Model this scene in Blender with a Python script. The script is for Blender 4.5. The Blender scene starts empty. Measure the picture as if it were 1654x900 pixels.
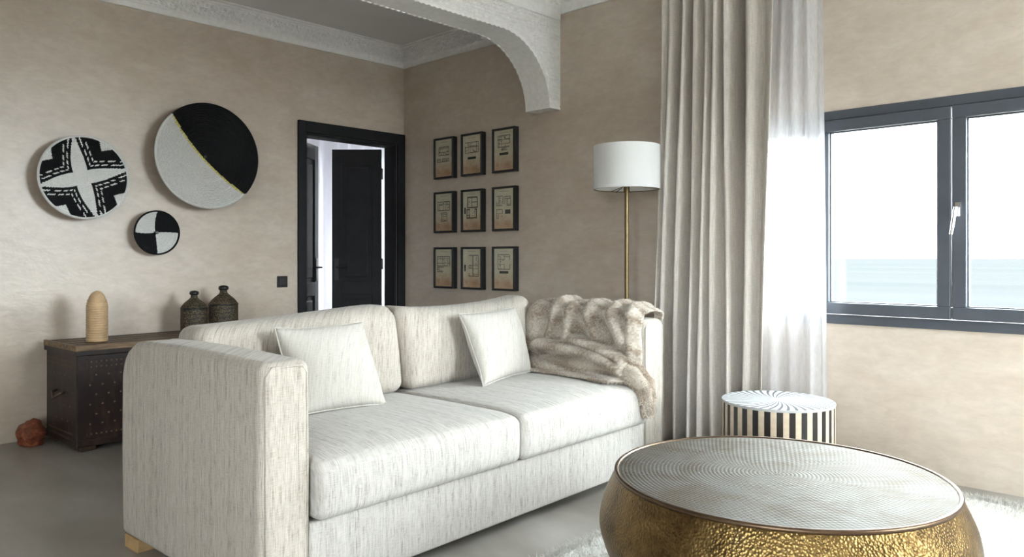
import bpy, bmesh, math, random
import numpy as np
from mathutils import Vector, Matrix

PI = math.pi
rnd = random.Random(7)
rng = np.random.default_rng(11)
SC = bpy.context.scene
COL = SC.collection

# ------------------------------------------------------------------ camera, sky, exposure
cam_d = bpy.data.cameras.new('camera')
cam = bpy.data.objects.new('camera', cam_d); COL.objects.link(cam)
cam.location = (5.525, -4.340, 1.15)
cam.rotation_euler = (PI/2, 0, math.radians(43.8))
cam_d.sensor_width = 36.0
cam_d.lens = 1234.0/1654.0*36.0
cam_d.shift_y = -34.0/1654.0
cam_d.clip_end = 30000
SC.camera = cam

world = bpy.data.worlds.new('sky'); SC.world = world
world.use_nodes = True
bg = world.node_tree.nodes['Background']
bg.inputs[0].default_value = (0.89, 0.95, 1.0, 1)
bg.inputs[1].default_value = 20.0

SC.view_settings.view_transform = 'Standard'
SC.view_settings.look = 'None'
SC.view_settings.gamma = 1.0
SC.view_settings.use_curve_mapping = False
SC.view_settings.exposure = 1.25

# room extents and openings
XMAX, YMIN = 8.2, -7.6
Z_FAR, Z_NEAR = 3.02, 3.20
WIN1 = (3.05, 5.19, 0.78, 1.97)      # the sea window, x0 x1 z0 z1 in wall_right
KEY_WIN = (-1.80, -0.10, 0.70, 2.92)    # tall window added in wall_back (y0 y1 z0 z1), unseen, to cast the basket and chest shadows
FILL_WIN = (6.0, 8.0, 0.50, 2.30)        # unseen window added in wall_front, behind the camera, as fill light
HALLW = (-2.0, -0.95, 0.70, 2.40)    # hall window (x0 x1 z0 z1) in the hall's right wall

def portal(loc, rot, sx, sy):
    l = bpy.data.lights.new('sky_portal', 'AREA'); l.shape = 'RECTANGLE'; l.size = sx; l.size_y = sy
    l.cycles.is_portal = True
    o = bpy.data.objects.new('sky_portal', l); COL.objects.link(o); o.location = loc; o.rotation_euler = rot
    o['kind'] = 'helper'
portal((XMAX+0.24, (KEY_WIN[0]+KEY_WIN[1])/2, (KEY_WIN[2]+KEY_WIN[3])/2), (0, PI/2, 0), KEY_WIN[3]-KEY_WIN[2], KEY_WIN[1]-KEY_WIN[0])
for (a, b, c, d) in (WIN1,):
    portal(((a+b)/2, 0.24, (c+d)/2), (-PI/2, 0, 0), b-a, d-c)      # faces -y
portal(((FILL_WIN[0]+FILL_WIN[1])/2, YMIN-.24, (FILL_WIN[2]+FILL_WIN[3])/2), (PI/2, 0, 0), FILL_WIN[1]-FILL_WIN[0], FILL_WIN[3]-FILL_WIN[2])
portal(((HALLW[0]+HALLW[1])/2, 1.88, (HALLW[2]+HALLW[3])/2), (-PI/2, 0, 0), HALLW[1]-HALLW[0], HALLW[3]-HALLW[2])

# ------------------------------------------------------------------ material helpers
class NT:
    def __init__(s, name):
        s.m = bpy.data.materials.new(name); s.m.use_nodes = True
        s.t = s.m.node_tree; s.t.nodes.clear()
        s.out = s.n('ShaderNodeOutputMaterial')
    def n(s, typ, **kw):
        nd = s.t.nodes.new(typ)
        for k, v in kw.items():
            if k.startswith('i_'):
                nd.inputs[k[2:].replace('_', ' ')].default_value = v
            else: setattr(nd, k, v)
        return nd
    def l(s, a, b): s.t.links.new(a, b)
    def coord(s, scale=(1, 1, 1), kind='Object'):
        tc = s.n('ShaderNodeTexCoord'); mp = s.n('ShaderNodeMapping')
        mp.inputs['Scale'].default_value = scale
        s.l(tc.outputs[kind], mp.inputs['Vector']); return mp.outputs[0]
    def noise(s, vec, scale=5, detail=4, rough=0.55, dist=0.0):
        nd = s.n('ShaderNodeTexNoise'); nd.inputs['Scale'].default_value = scale
        nd.inputs['Detail'].default_value = detail; nd.inputs['Roughness'].default_value = rough
        nd.inputs['Distortion'].default_value = dist
        s.l(vec, nd.inputs['Vector']); return nd.outputs['Fac']
    def ramp(s, fac, stops, interp='LINEAR'):
        r = s.n('ShaderNodeValToRGB'); r.color_ramp.interpolation = interp
        e = r.color_ramp.elements
        while len(e) < len(stops): e.new(0.5)
        for k, (p, c) in enumerate(stops):
            e[k].position = p; e[k].color = (*c, 1) if len(c) == 3 else c
        s.l(fac, r.inputs[0]); return r.outputs['Color']
    def math(s, op, a, b=None):
        nd = s.n('ShaderNodeMath', operation=op)
        for k, v in enumerate((a, b)):
            if v is None: continue
            if isinstance(v, (int, float)): nd.inputs[k].default_value = v
            else: s.l(v, nd.inputs[k])
        return nd.outputs[0]
    def mix(s, fac, a, b, blend='MIX'):
        nd = s.n('ShaderNodeMix', data_type='RGBA', blend_type=blend)
        for sock, v in ((nd.inputs[0], fac), (nd.inputs[6], a), (nd.inputs[7], b)):
            if isinstance(v, (int, float)): sock.default_value = v
            elif isinstance(v, tuple): sock.default_value = (*v, 1) if len(v) == 3 else v
            else: s.l(v, sock)
        return nd.outputs[2]
    def bump(s, h, strength=0.3, dist=0.01, normal=None):
        b = s.n('ShaderNodeBump'); b.inputs['Strength'].default_value = strength
        b.inputs['Distance'].default_value = dist; s.l(h, b.inputs['Height'])
        if normal is not None: s.l(normal, b.inputs['Normal'])
        return b.outputs[0]
    def bsdf(s, color, rough=0.6, metal=0.0, normal=None, spec=0.5, **kw):
        b = s.n('ShaderNodeBsdfPrincipled')
        for sock, v in (('Base Color', color), ('Roughness', rough), ('Metallic', metal), ('Specular IOR Level', spec)):
            if isinstance(v, (int, float)): b.inputs[sock].default_value = v
            elif isinstance(v, tuple): b.inputs[sock].default_value = (*v, 1)
            else: s.l(v, b.inputs[sock])
        if normal is not None: s.l(normal, b.inputs['Normal'])
        for k, v in kw.items(): b.inputs[k.replace('_', ' ')].default_value = v
        s.l(b.outputs[0], s.out.inputs[0]); return b
M = {}
def simple(name, color, rough=0.6, metal=0.0, spec=0.5, nscale=40, nvar=0.12, bump=0.0):
    n = NT(name); v = n.coord()
    f = n.noise(v, nscale, 3)
    c = n.ramp(f, [(0.3, tuple(x*(1-nvar) for x in color)), (0.7, tuple(min(1, x*(1+nvar)) for x in color))])
    nm = n.bump(f, bump, 0.004) if bump else None
    n.bsdf(c, rough, metal, nm, spec); M[name] = n.m; return n.m

def plaster(name, c1, c2, c3, rough=(0.30, 0.55)):
    n = NT(name)
    v = n.coord((1, 1, 1)); vs = n.coord((1, 1, 2.2))
    big = n.noise(v, 1.1, 4, 0.6, 0.6)
    mid = n.noise(vs, 2.8, 6, 0.62, 0.5)
    fine = n.noise(vs, 12.0, 6, 0.66, 0.4)
    a = n.ramp(big, [(0.3, c1), (0.7, c2)])
    b = n.mix(n.ramp(mid, [(0.34, (0, 0, 0)), (0.70, (0.62, 0.62, 0.62))]), a, c3)
    c = n.mix(n.ramp(fine, [(0.32, (0.30, 0.30, 0.30)), (0.62, (0, 0, 0))]), b, tuple(x*0.72 for x in c1))
    rr = n.n('ShaderNodeMapRange'); rr.inputs['To Min'].default_value = rough[0]; rr.inputs['To Max'].default_value = rough[1]
    rr.inputs['From Min'].default_value = 0.3; rr.inputs['From Max'].default_value = 0.7
    n.l(mid, rr.inputs['Value'])
    h = n.math('ADD', n.math('MULTIPLY', mid, 1.0), n.math('MULTIPLY', fine, 0.25))
    nm = n.bump(h, 0.16, 0.02)
    n.bsdf(c, rr.outputs[0], 0, nm, 0.5); M[name] = n.m
plaster('plaster', (0.53, 0.435, 0.35), (0.61, 0.518, 0.432), (0.70, 0.618, 0.54), (0.285, 0.33))

def concrete():
    n = NT('concrete'); v = n.coord((1, 1, 1)); vs = n.coord((0.6, 1.5, 1))
    big = n.noise(vs, 0.9, 5, 0.58, 0.5); fine = n.noise(v, 4, 6, 0.62, 0.5)
    a = n.ramp(big, [(0.3, (0.20, 0.18, 0.15)), (0.52, (0.33, 0.31, 0.28)), (0.72, (0.46, 0.445, 0.42))])
    c = n.mix(n.ramp(fine, [(0.35, (0.30, 0.30, 0.30)), (0.66, (0, 0, 0))]), a, (0.19, 0.17, 0.142))
    n.bsdf(c, n.ramp(fine, [(0.3, (0.29,)*3), (0.7, (0.40,)*3)]), 0, n.bump(fine, 0.06, 0.01), 0.5); M['concrete'] = n.m
concrete()
simple('ceiling_paint', (0.76, 0.76, 0.75), 0.8, nscale=2, nvar=0.04)
simple('stucco', (0.88, 0.87, 0.85), 0.75, nscale=30, nvar=0.05, bump=0.15)
simple('reflector_stone', (0.72, 0.70, 0.66), 0.8, nscale=6, nvar=0.06)
simple('white_wall', (0.80, 0.79, 0.80), 0.8, nscale=3, nvar=0.03)
simple('door_paint', (0.011, 0.011, 0.013), 0.62, spec=0.3, nscale=8, nvar=0.2)
simple('black_metal', (0.012, 0.012, 0.013), 0.35)
simple('window_paint', (0.070, 0.078, 0.094), 0.38, nscale=10, nvar=0.05)
simple('chrome', (0.78, 0.78, 0.80), 0.22, 1.0, nvar=0.03)
simple('brass', (0.17, 0.125, 0.062), 0.36, 1.0, nscale=20, nvar=0.15)
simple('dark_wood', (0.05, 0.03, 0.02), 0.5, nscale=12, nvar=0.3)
simple('gasket', (0.03, 0.03, 0.03), 0.7)

def fabric(name, base, dark, mode):
    # woven linen with slubs; streaks follow the warp
    n = NT(name); tc = n.n('ShaderNodeTexCoord'); sp = n.n('ShaderNodeSeparateXYZ'); n.l(tc.outputs['Object'], sp.inputs[0])
    x, y, z = sp.outputs
    if mode == 'seat': along = y; low = n.math('ADD', x, z)
    elif mode == 'arm': along = n.math('ADD', y, n.math('MULTIPLY', x, 1.0)); low = z
    else: along = n.math('ADD', y, x); low = z
    cb = n.n('ShaderNodeCombineXYZ'); n.l(n.math('MULTIPLY', along, 230.0), cb.inputs[0]); n.l(n.math('MULTIPLY', low, 16.0), cb.inputs[1])
    f1 = n.noise(cb.outputs[0], 1.0, 3, 0.6)
    cb2 = n.n('ShaderNodeCombineXYZ'); n.l(n.math('MULTIPLY', along, 60.0), cb2.inputs[0]); n.l(n.math('MULTIPLY', low, 1.6), cb2.inputs[1])
    f2 = n.noise(cb2.outputs[0], 1.0, 3, 0.6)
    cb3 = n.n('ShaderNodeCombineXYZ'); n.l(n.math('MULTIPLY', along, 40.0), cb3.inputs[0]); n.l(n.math('MULTIPLY', low, 330.0), cb3.inputs[1])
    f3 = n.noise(cb3.outputs[0], 1.0, 2, 0.5)
    s = n.math('ADD', n.math('MULTIPLY', f1, 0.50), n.math('ADD', n.math('MULTIPLY', f2, 0.28), n.math('MULTIPLY', f3, 0.22)))
    c = n.ramp(s, [(0.34, dark), (0.48, tuple(0.30*a+0.70*b for a, b in zip(dark, base))), (0.60, base)])
    h = n.math('ADD', f1, f3)
    b = n.bsdf(c, 0.92, 0, n.bump(h, 0.35, 0.002), 0.15)
    b.inputs['Sheen Weight'].default_value = 0.15
    M[name] = n.m
fabric('linen_seat', (0.50, 0.478, 0.447), (0.215, 0.188, 0.160), 'seat')
fabric('linen_arm', (0.49, 0.447, 0.395), (0.20, 0.166, 0.130), 'arm')
fabric('linen_pillow', (0.525, 0.497, 0.455), (0.33, 0.30, 0.26), 'pillow')

def curtain_mat():
    n = NT('curtain_linen'); v = n.coord((1, 1, 0.05))
    f = n.noise(v, 220, 3); w = n.noise(n.coord((0.2, 0.2, 1)), 260, 2)
    s = n.math('ADD', n.math('MULTIPLY', f, .6), n.math('MULTIPLY', w, .4))
    c = n.ramp(s, [(0.35, (0.53, 0.48, 0.43)), (0.62, (0.69, 0.64, 0.585))])
    b = n.bsdf(c, 0.9, 0, n.bump(s, 0.3, 0.002), 0.15)
    tr = n.n('ShaderNodeBsdfTranslucent'); n.l(c, tr.inputs[0])
    mx = n.n('ShaderNodeMixShader'); mx.inputs[0].default_value = 0.10
    n.l(b.outputs[0], mx.inputs[1]); n.l(tr.outputs[0], mx.inputs[2]); n.l(mx.outputs[0], n.out.inputs[0]); M['curtain_linen'] = n.m
curtain_mat()
def sheer_mat(name, transp):
    n = NT(name); v = n.coord((1, 1, 0.15)); f = n.noise(v, 160, 3)
    d = n.n('ShaderNodeBsdfDiffuse'); d.inputs[0].default_value = (0.84, 0.84, 0.87, 1)
    t = n.n('ShaderNodeBsdfTranslucent'); t.inputs[0].default_value = (0.84, 0.84, 0.88, 1)
    m1 = n.n('ShaderNodeMixShader'); m1.inputs[0].default_value = 0.45; n.l(d.outputs[0], m1.inputs[1]); n.l(t.outputs[0], m1.inputs[2])
    tp = n.n('ShaderNodeBsdfTransparent')
    m2 = n.n('ShaderNodeMixShader')
    n.l(n.ramp(f, [(0.35, (max(0, transp-0.05),)*3), (0.65, (transp+(0.05 if transp else 0),)*3)]), m2.inputs[0])
    n.l(m1.outputs[0], m2.inputs[1]); n.l(tp.outputs[0], m2.inputs[2]); n.l(m2.outputs[0], n.out.inputs[0]); M[name] = n.m
sheer_mat('sheer', 0.26)
def glass_mat():
    n = NT('glass'); g = n.n('ShaderNodeBsdfGlossy'); g.inputs['Roughness'].default_value = 0.02
    t = n.n('ShaderNodeBsdfTransparent'); t.inputs[0].default_value = (0.95, 0.975, 0.97, 1)
    lw = n.n('ShaderNodeLayerWeight'); lw.inputs['Blend'].default_value = 0.5
    f = n.math('ADD', n.math('MULTIPLY', n.math('POWER', lw.outputs['Facing'], 5.0), 0.9), 0.03)
    m = n.n('ShaderNodeMixShader'); n.l(f, m.inputs[0]); n.l(t.outputs[0], m.inputs[1]); n.l(g.outputs[0], m.inputs[2])
    n.l(m.outputs[0], n.out.inputs[0]); M['glass'] = n.m
glass_mat()
def shade_mat():
    n = NT('lamp_shade_cloth'); v = n.coord(); f = n.noise(v, 300, 2)
    c = n.ramp(f, [(0.3, (0.88, 0.87, 0.86)), (0.7, (0.93, 0.925, 0.92))])
    d = n.n('ShaderNodeBsdfDiffuse'); n.l(c, d.inputs[0]); t = n.n('ShaderNodeBsdfTranslucent'); n.l(c, t.inputs[0])
    m = n.n('ShaderNodeMixShader'); m.inputs[0].default_value = 0.4; n.l(d.outputs[0], m.inputs[1]); n.l(t.outputs[0], m.inputs[2])
    n.l(m.outputs[0], n.out.inputs[0]); M['lamp_shade_cloth'] = n.m
shade_mat()
def attr_mat(name, rough=0.9, sheen=0.0, bump=0.0, nscale=200):
    n = NT(name); a = n.n('ShaderNodeAttribute'); a.attribute_name = 'Col'
    nm = n.bump(n.noise(n.coord(), nscale, 2), bump, 0.003) if bump else None
    b = n.bsdf(a.outputs['Color'], rough, 0, nm, 0.2); b.inputs['Sheen Weight'].default_value = sheen; M[name] = n.m
attr_mat('basket_fibre', 0.8, 0, 0.3, 260)
attr_mat('fur', 0.85, 0.3)
attr_mat('rug_pile', 0.95, 0.1)
def add_translucency(m, k):
    t = m.node_tree; out = next(n for n in t.nodes if n.type == 'OUTPUT_MATERIAL'); b = next(n for n in t.nodes if n.type == 'BSDF_PRINCIPLED'); a = next(n for n in t.nodes if n.type == 'ATTRIBUTE')
    tr = t.nodes.new('ShaderNodeBsdfTranslucent'); mx = t.nodes.new('ShaderNodeMixShader'); mx.inputs[0].default_value = k
    t.links.new(a.outputs['Color'], tr.inputs[0]); t.links.new(b.outputs[0], mx.inputs[1]); t.links.new(tr.outputs[0], mx.inputs[2]); t.links.new(mx.outputs[0], out.inputs[0])
add_translucency(M['rug_pile'], .45); add_translucency(M['fur'], .35)
attr_mat('print_ink', 0.7)

def hammered():
    for name, top in (('hammered_brass', False), ('hammered_top', True)):
        n = NT(name); tc = n.n('ShaderNodeTexCoord'); o = tc.outputs['Object']
        pat = n.noise(o, 5.0, 6, 0.65, 0.6)
        if top:
            sp = n.n('ShaderNodeSeparateXYZ'); n.l(o, sp.inputs[0])
            r = n.math('SQRT', n.math('ADD', n.math('MULTIPLY', sp.outputs[0], sp.outputs[0]), n.math('MULTIPLY', sp.outputs[1], sp.outputs[1])))
            th = n.math('ARCTAN2', sp.outputs[1], sp.outputs[0])
            rows = n.math('FLOOR', n.math('MULTIPLY', r, 75.0))
            ph = n.math('MULTIPLY', rows, 2.4)
            per = n.math('ADD', n.math('MULTIPLY', rows, 5.0), 6.0)
            s1 = n.math('SINE', n.math('ADD', n.math('MULTIPLY', th, n.math('ROUND', per)), ph))
            s2 = n.math('ABSOLUTE', n.math('SINE', n.math('MULTIPLY', r, 75.0*PI)))
            h = n.math('MULTIPLY', n.math('ADD', n.math('MULTIPLY', s1, 0.5), 0.9), s2)
            nm = n.bump(h, 0.5, 0.0016)
            c = n.ramp(pat, [(0.33, (0.088, 0.070, 0.046)), (0.52, (0.120, 0.108, 0.090)), (0.7, (0.145, 0.136, 0.122))])  # same brass as the body; window reflection greyed into it, darkened against glare
            n.bsdf(c, 0.66, 1.0, nm)
        else:
            vo = n.n('ShaderNodeTexVoronoi'); vo.inputs['Scale'].default_value = 125; n.l(o, vo.inputs['Vector'])
            nm = n.bump(vo.outputs['Distance'], 0.6, 0.004)
            c = n.ramp(pat, [(0.32, (0.045, 0.028, 0.013)), (0.45, (0.14, 0.088, 0.034)), (0.58, (0.235, 0.152, 0.058)), (0.72, (0.13, 0.10, 0.06))])
            c = n.mix(n.ramp(vo.outputs['Distance'], [(0.0, (0.75,)*3), (0.45, (0, 0, 0))]), c, (0.12, 0.07, 0.025))
            n.bsdf(c, 0.36, 1.0, nm)
        M[name] = n.m
hammered()
def sea_mat():
    n = NT('sea_water'); v = n.coord((0.0012, 0.012, 1)); f = n.noise(v, 1.0, 5, 0.6)
    c = n.ramp(f, [(0.35, (0.0208, 0.0218, 0.0219)), (0.65, (0.0240, 0.0247, 0.0245))])
    d = n.n('ShaderNodeBsdfDiffuse'); n.l(c, d.inputs[0]); n.l(d.outputs[0], n.out.inputs[0]); M['sea_water'] = n.m
sea_mat()

# ------------------------------------------------------------------ mesh helpers
class MB:
    def __init__(s): s.v = []; s.f = []; s.mi = []
    def add(s, vs, fs, mi=0):
        o = len(s.v); s.v += [tuple(map(float, p)) for p in vs]; s.f += [tuple(i+o for i in q) for q in fs]; s.mi += [mi]*len(fs)
        return s
    def box(s, x0, x1, y0, y1, z0, z1, mi=0):
        return s.add([(x0,y0,z0),(x1,y0,z0),(x1,y1,z0),(x0,y1,z0),(x0,y0,z1),(x1,y0,z1),(x1,y1,z1),(x0,y1,z1)],
              [(0,3,2,1),(4,5,6,7),(0,1,5,4),(1,2,6,5),(2,3,7,6),(3,0,4,7)], mi)
    def bar(s, p, q, w, h, up=(0,0,1), mi=0):
        p, q = Vector(p), Vector(q); d = (q-p).normalized(); a = d.cross(Vector(up)).normalized()*w/2; b = a.cross(d).normalized()*h/2
        vs = [c+e for c in (p, q) for e in (a+b, -a+b, -a-b, a-b)]
        return s.add(vs, [(0,1,2,3),(7,6,5,4),(0,4,5,1),(1,5,6,2),(2,6,7,3),(3,7,4,0)], mi)
    def grid(s, P, closed_u=False, closed_v=False, mi=0, flip=False):
        P = np.asarray(P, float); nu, nv = P.shape[:2]; fs = []
        for i in range(nu if closed_u else nu-1):
            for j in range(nv if closed_v else nv-1):
                a, b = i*nv+j, ((i+1) % nu)*nv+j; c, d = ((i+1) % nu)*nv+(j+1) % nv, i*nv+(j+1) % nv
                fs.append((a, d, c, b) if flip else (a, b, c, d))
        return s.add(P.reshape(-1, 3), fs, mi)
    def lathe(s, prof, n=48, c=(0, 0, 0), mi=0):
        th = np.linspace(0, 2*PI, n, endpoint=False)
        P = [[(c[0]+r*math.cos(t), c[1]+r*math.sin(t), c[2]+z) for t in th] for r, z in prof]
        s.grid(P, closed_v=True, mi=mi, flip=True)
        return s
    def tube(s, pts, r, n=10, mi=0, caps=True):
        pts = [Vector(p) for p in pts]; rr = r if isinstance(r, (list, tuple)) else [r]*len(pts)
        rings = []; ref = Vector((0, 0, 1))
        for k, p in enumerate(pts):
            d = (pts[min(k+1, len(pts)-1)]-pts[max(k-1, 0)]).normalized()
            if abs(d.dot(ref)) > 0.95: ref = Vector((1, 0, 0))
            a = d.cross(ref).normalized(); b = a.cross(d).normalized()
            rings.append([p+(a*math.cos(t)+b*math.sin(t))*rr[k] for t in np.linspace(0, 2*PI, n, endpoint=False)])
        o = len(s.v); s.grid([[tuple(q) for q in ring] for ring in rings], closed_v=True, mi=mi)
        if caps:
            s.f += [tuple(o+i for i in range(n)), tuple(o+(len(pts)-1)*n+i for i in reversed(range(n)))]; s.mi += [mi, mi]
        return s
    def build(s, name, mats, parent=None, smooth=False, loc=None, rz=0, merge=0, bevel=0, fixn=False, angle=None):
        me = bpy.data.meshes.new(name); me.from_pydata(s.v, [], s.f); 
        if merge or fixn:
            bm = bmesh.new(); bm.from_mesh(me)
            for f, k in zip(bm.faces, s.mi): f.material_index = k
            if merge: bmesh.ops.remove_doubles(bm, verts=bm.verts, dist=merge)
            if fixn: bmesh.ops.recalc_face_normals(bm, faces=bm.faces)
            bm.to_mesh(me); bm.free()
        else: me.polygons.foreach_set('material_index', s.mi)
        for m in (mats if isinstance(mats, (list, tuple)) else [mats]): me.materials.append(M[m])
        if smooth: me.polygons.foreach_set('use_smooth', [True]*len(me.polygons))
        if angle:
            me.polygons.foreach_set('use_smooth', [True]*len(me.polygons)); me.set_sharp_from_angle(angle=math.radians(angle))
        me.update()
        o = bpy.data.objects.new(name, me); COL.objects.link(o)
        if parent: o.parent = parent
        if loc: o.location = loc
        o.rotation_euler.z = rz
        if bevel:
            b = o.modifiers.new('bevel', 'BEVEL'); b.width = bevel; b.segments = 2; b.limit_method = 'ANGLE'
        return o
def tag(o, label, cat, group=None):
    o['label'] = label; o['category'] = cat
    if group: o['group'] = group
    return o
def thing(name, label, cat, loc=(0, 0, 0), rz=0, group=None):
    o = bpy.data.objects.new(name, None); COL.objects.link(o); o.location = loc; o.rotation_euler = (0, 0, rz)
    o.empty_display_size = 0.1
    return tag(o, label, cat, group)
def struct(o, label=None):
    o['kind'] = 'structure'
    if label: o['label'] = label
    return o
def struct_empty(name, loc=(0, 0, 0), label=None):
    o = bpy.data.objects.new(name, None); COL.objects.link(o); o.location = loc; o.empty_display_size = 0.1
    return struct(o, label)
def link_copy(o, parent=None, loc=None, rz=None):
    c = o.copy(); COL.objects.link(c); c.parent = parent
    if loc is not None: c.location = loc
    if rz is not None: c.rotation_euler.z = rz
    return c
def set_col(o, cols):
    """per-face colours (n_faces x 3) -> corner attribute Col"""
    me = o.data; at = me.color_attributes.new('Col', 'FLOAT_COLOR', 'CORNER')
    n = np.empty(len(me.polygons), int); me.polygons.foreach_get('loop_total', n)
    c = np.concatenate([np.repeat(np.asarray(cols, float), n, axis=0), np.ones((n.sum(), 1))], 1)
    at.data.foreach_set('color', c.ravel().astype(np.float32))
def rbox(x0, x1, y0, y1, z0, z1, r, nr=4, nm=8):
    """rounded box as MB (needs merge)"""
    h = np.array([x1-x0, y1-y0, z1-z0])/2; c = np.array([x0+x1, y0+y1, z0+z1])/2
    r = min(r, *(h*0.999))
    def axis(hh):
        e = hh - r*(1-np.tan(np.linspace(0, PI/4, nr+1))[::-1])   # unused spacing guard
        arc = [hh - r + r*math.tan(a) for a in np.linspace(0, PI/4, nr+1)]
        core = list(np.linspace(-(hh-r), hh-r, nm+1))
        return np.array([-q for q in arc[::-1][:-1]] + core + arc[1:])
    ax = [axis(q) for q in h]; mb = MB()
    for k in range(3):
        i, j = (k+1) % 3, (k+2) % 3
        for sg in (-1, 1):
            A, B = np.meshgrid(ax[i], ax[j], indexing='ij')
            p = np.zeros(A.shape+(3,)); p[..., i] = A; p[..., j] = B; p[..., k] = sg*h[k]
            inner = np.clip(p, -(h-r), h-r); d = p-inner; L = np.linalg.norm(d, axis=-1, keepdims=True)
            mb.grid(inner + d/np.maximum(L, 1e-9)*r + c, flip=(sg < 0))
    return mb
def warp(mb, fn):
    V = np.array(mb.v); mb.v = [tuple(p) for p in fn(V)]; return mb

# ------------------------------------------------------------------ structure: floor, walls, ceilings
struct(MB().box(-2.6, XMAX+.25, YMIN-.25, 1.9, -0.12, 0).build('floor', 'concrete'))
def wall_with_holes(name, axis, pos0, pos1, a0, a1, z0, z1, holes, mat):
    """wall slab; axis='x' means it runs along x (thickness in y)"""
    mb = MB(); xs = sorted(set([a0, a1]+[h[0] for h in holes]+[h[1] for h in holes])); 
    for p, q in zip(xs[:-1], xs[1:]):
        m = (p+q)/2; hs = [h for h in holes if h[0] < m < h[1]]
        segs = [(z0, z1)] if not hs else [(z0, hs[0][2]), (hs[0][3], z1)]
        for c, d in segs:
            if d-c < 1e-4: continue
            if axis == 'x': mb.box(p, q, pos0, pos1, c, d)
            else: mb.box(pos0, pos1, p, q, c, d)
    return struct(mb.build(name, mat, merge=0.0001))
DOOR = (-1.02, -0.085, 0.0, 2.17)
wall_with_holes('wall_right', 'x', 0.0, 0.25, 0.0, XMAX, 0, Z_NEAR, [WIN1], 'plaster')
wall_with_holes('wall_left', 'y', -0.15, 0.0, YMIN, 0.25, 0, Z_NEAR, [DOOR], 'plaster')
wall_with_holes('wall_back', 'y', XMAX, XMAX+0.25, YMIN, 0.25, 0, Z_NEAR, [KEY_WIN], 'plaster')
wall_with_holes('wall_front', 'x', YMIN-0.25, YMIN, -0.2, XMAX+.25, 0, Z_NEAR, [FILL_WIN], 'plaster')
struct(MB().box(-.2, 1.66, YMIN, 0.25, Z_FAR, Z_FAR+.3).build('ceiling', 'ceiling_paint'))
struct(MB().box(1.66, XMAX+.25, YMIN, 0.25, Z_NEAR, Z_NEAR+.12).build('ceiling_main', 'ceiling_paint'))
# hall behind the double door
wall_with_holes('wall_hall_far', 'y', -2.45, -2.2, -2.6, 1.9, 0, 2.9, [], 'white_wall')
wall_with_holes('wall_hall_right', 'x', 1.65, 1.9, -2.2, -0.13, 0, 2.9, [HALLW], 'white_wall')
struct(MB().box(-2.45, -.14, -2.6, -2.4, 0, 2.9).build('wall_hall_left', 'white_wall'))
struct(MB().box(-.15, -.02, 0.25, 1.9, 0, 2.9).build('wall_hall_near', 'white_wall'))
struct(MB().box(XMAX+.25, 16, -9, 6, -.3, -.04).box(2, XMAX+.25, -14, YMIN-.25, -.3, -.04).build('reflector', 'reflector_stone', merge=.001), 'added unseen pale terrace outside the end wall')  # unseen slab added to bounce sky light up to the ceiling
struct(MB().box(-2.45, -.14, -2.6, 1.9, 2.9, 3.0).build('ceiling_hall', 'white_wall'))

# carved cornices
def relief(s, t, hgt):
    a = np.sin(2*PI*s/0.115)*np.cos(2*PI*t/0.10)
    b = np.cos(2*PI*(s*0.9+t*1.3)/0.062)*np.cos(2*PI*(s*0.9-t*1.3)/0.062)
    c = np.sin(2*PI*s/0.033+3*np.sin(2*PI*t/0.09))*np.sin(2*PI*t/0.038)
    return hgt*np.tanh(1.8*(0.8*a+0.9*b+0.55*c))
def cornice(name, p0, dirv, inward, length, zb, out, hgt, carve0=0.22, carve1=0.74, step=0.008, wave=0.012):
    """swept cove: starts at wall, bottom zb; inward = unit vec away from wall"""
    n = int(length/step)+1; s = np.linspace(0, length, n)
    prof = []      # (offset from wall, z, carve weight, t)
    base = [(0.0, 0.0), (0.018, 0.0), (0.022, 0.035*hgt/.16), (0.03, 0.045*hgt/.16)]
    for o, z in base: prof.append((o, z, 0, 0))
    for k in range(26):
        q = k/25; ang = q*PI/2
        o = 0.03+(out-0.07)*(1-math.cos(ang))*0.55+(out-0.07)*0.45*q; z = 0.05*hgt/.16+(hgt*0.80-0.05*hgt/.16)*(0.55*math.sin(ang)+0.45*q)
        w = min(1, q/0.08, (1-q)/0.08); prof.append((o, z, w, q*hgt*1.3))
    for o, z in ((out-0.045, hgt*0.80), (out-0.045, hgt*0.845), (out-0.028, hgt*0.85), (out-0.024, hgt*0.90), (out-0.034, hgt*0.91), (out-0.034, hgt*0.935), (out-0.008, hgt*0.94), (out, hgt*0.965), (out, hgt+0.02)): prof.append((o, z, 0, 0))
    P = np.zeros((n, len(prof), 3)); d = np.array([*dirv, 0.]); iw = np.array([*inward, 0.])
    for j, (o, z, w, t) in enumerate(prof):
        r = w*relief(s, np.full(n, t), wave) if w else np.zeros(n)
        P[:, j] = np.array([*p0, zb]) + s[:, None]*d + (o+r*0.7)[:, None]*iw + np.array([0, 0, 1])*(z-r*0.7)[:, None]
    # mitre at the start of the run
    for j, (o, z, w, t) in enumerate(prof):
        lim = o if mitre_start else 0
        sel = s < lim
        P[sel, j] = P[sel, j] + (lim-s[sel])[:, None]*d
    return struct(MB().grid(P).build(name, 'stucco', fixn=False))
mitre_start = True
c1 = cornice('trim_1', (0, 0), (0, -1), (1, 0), 7.6, 2.865, 0.16, 0.155)
c2 = cornice('trim_2', (0, 0), (1, 0), (0, -1), 1.66, 2.865, 0.16, 0.155)
c3 = cornice('trim_3', (1.86, 0), (1, 0), (0, -1), 5.2, 2.95, 0.22, 0.25)
c4 = cornice('trim_4', (1.86, 0), (0, -1), (1, 0), 7.6, 2.90, 0.22, 0.30)
for o, l in ((c1, 'carved white stucco cornice above the basket wall'), (c2, 'carved white stucco cornice above the framed prints'),
             (c3, 'carved white stucco cornice above the curtain'), (c4, 'carved white stucco cornice on the arched beam')): o['label'] = l

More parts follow.
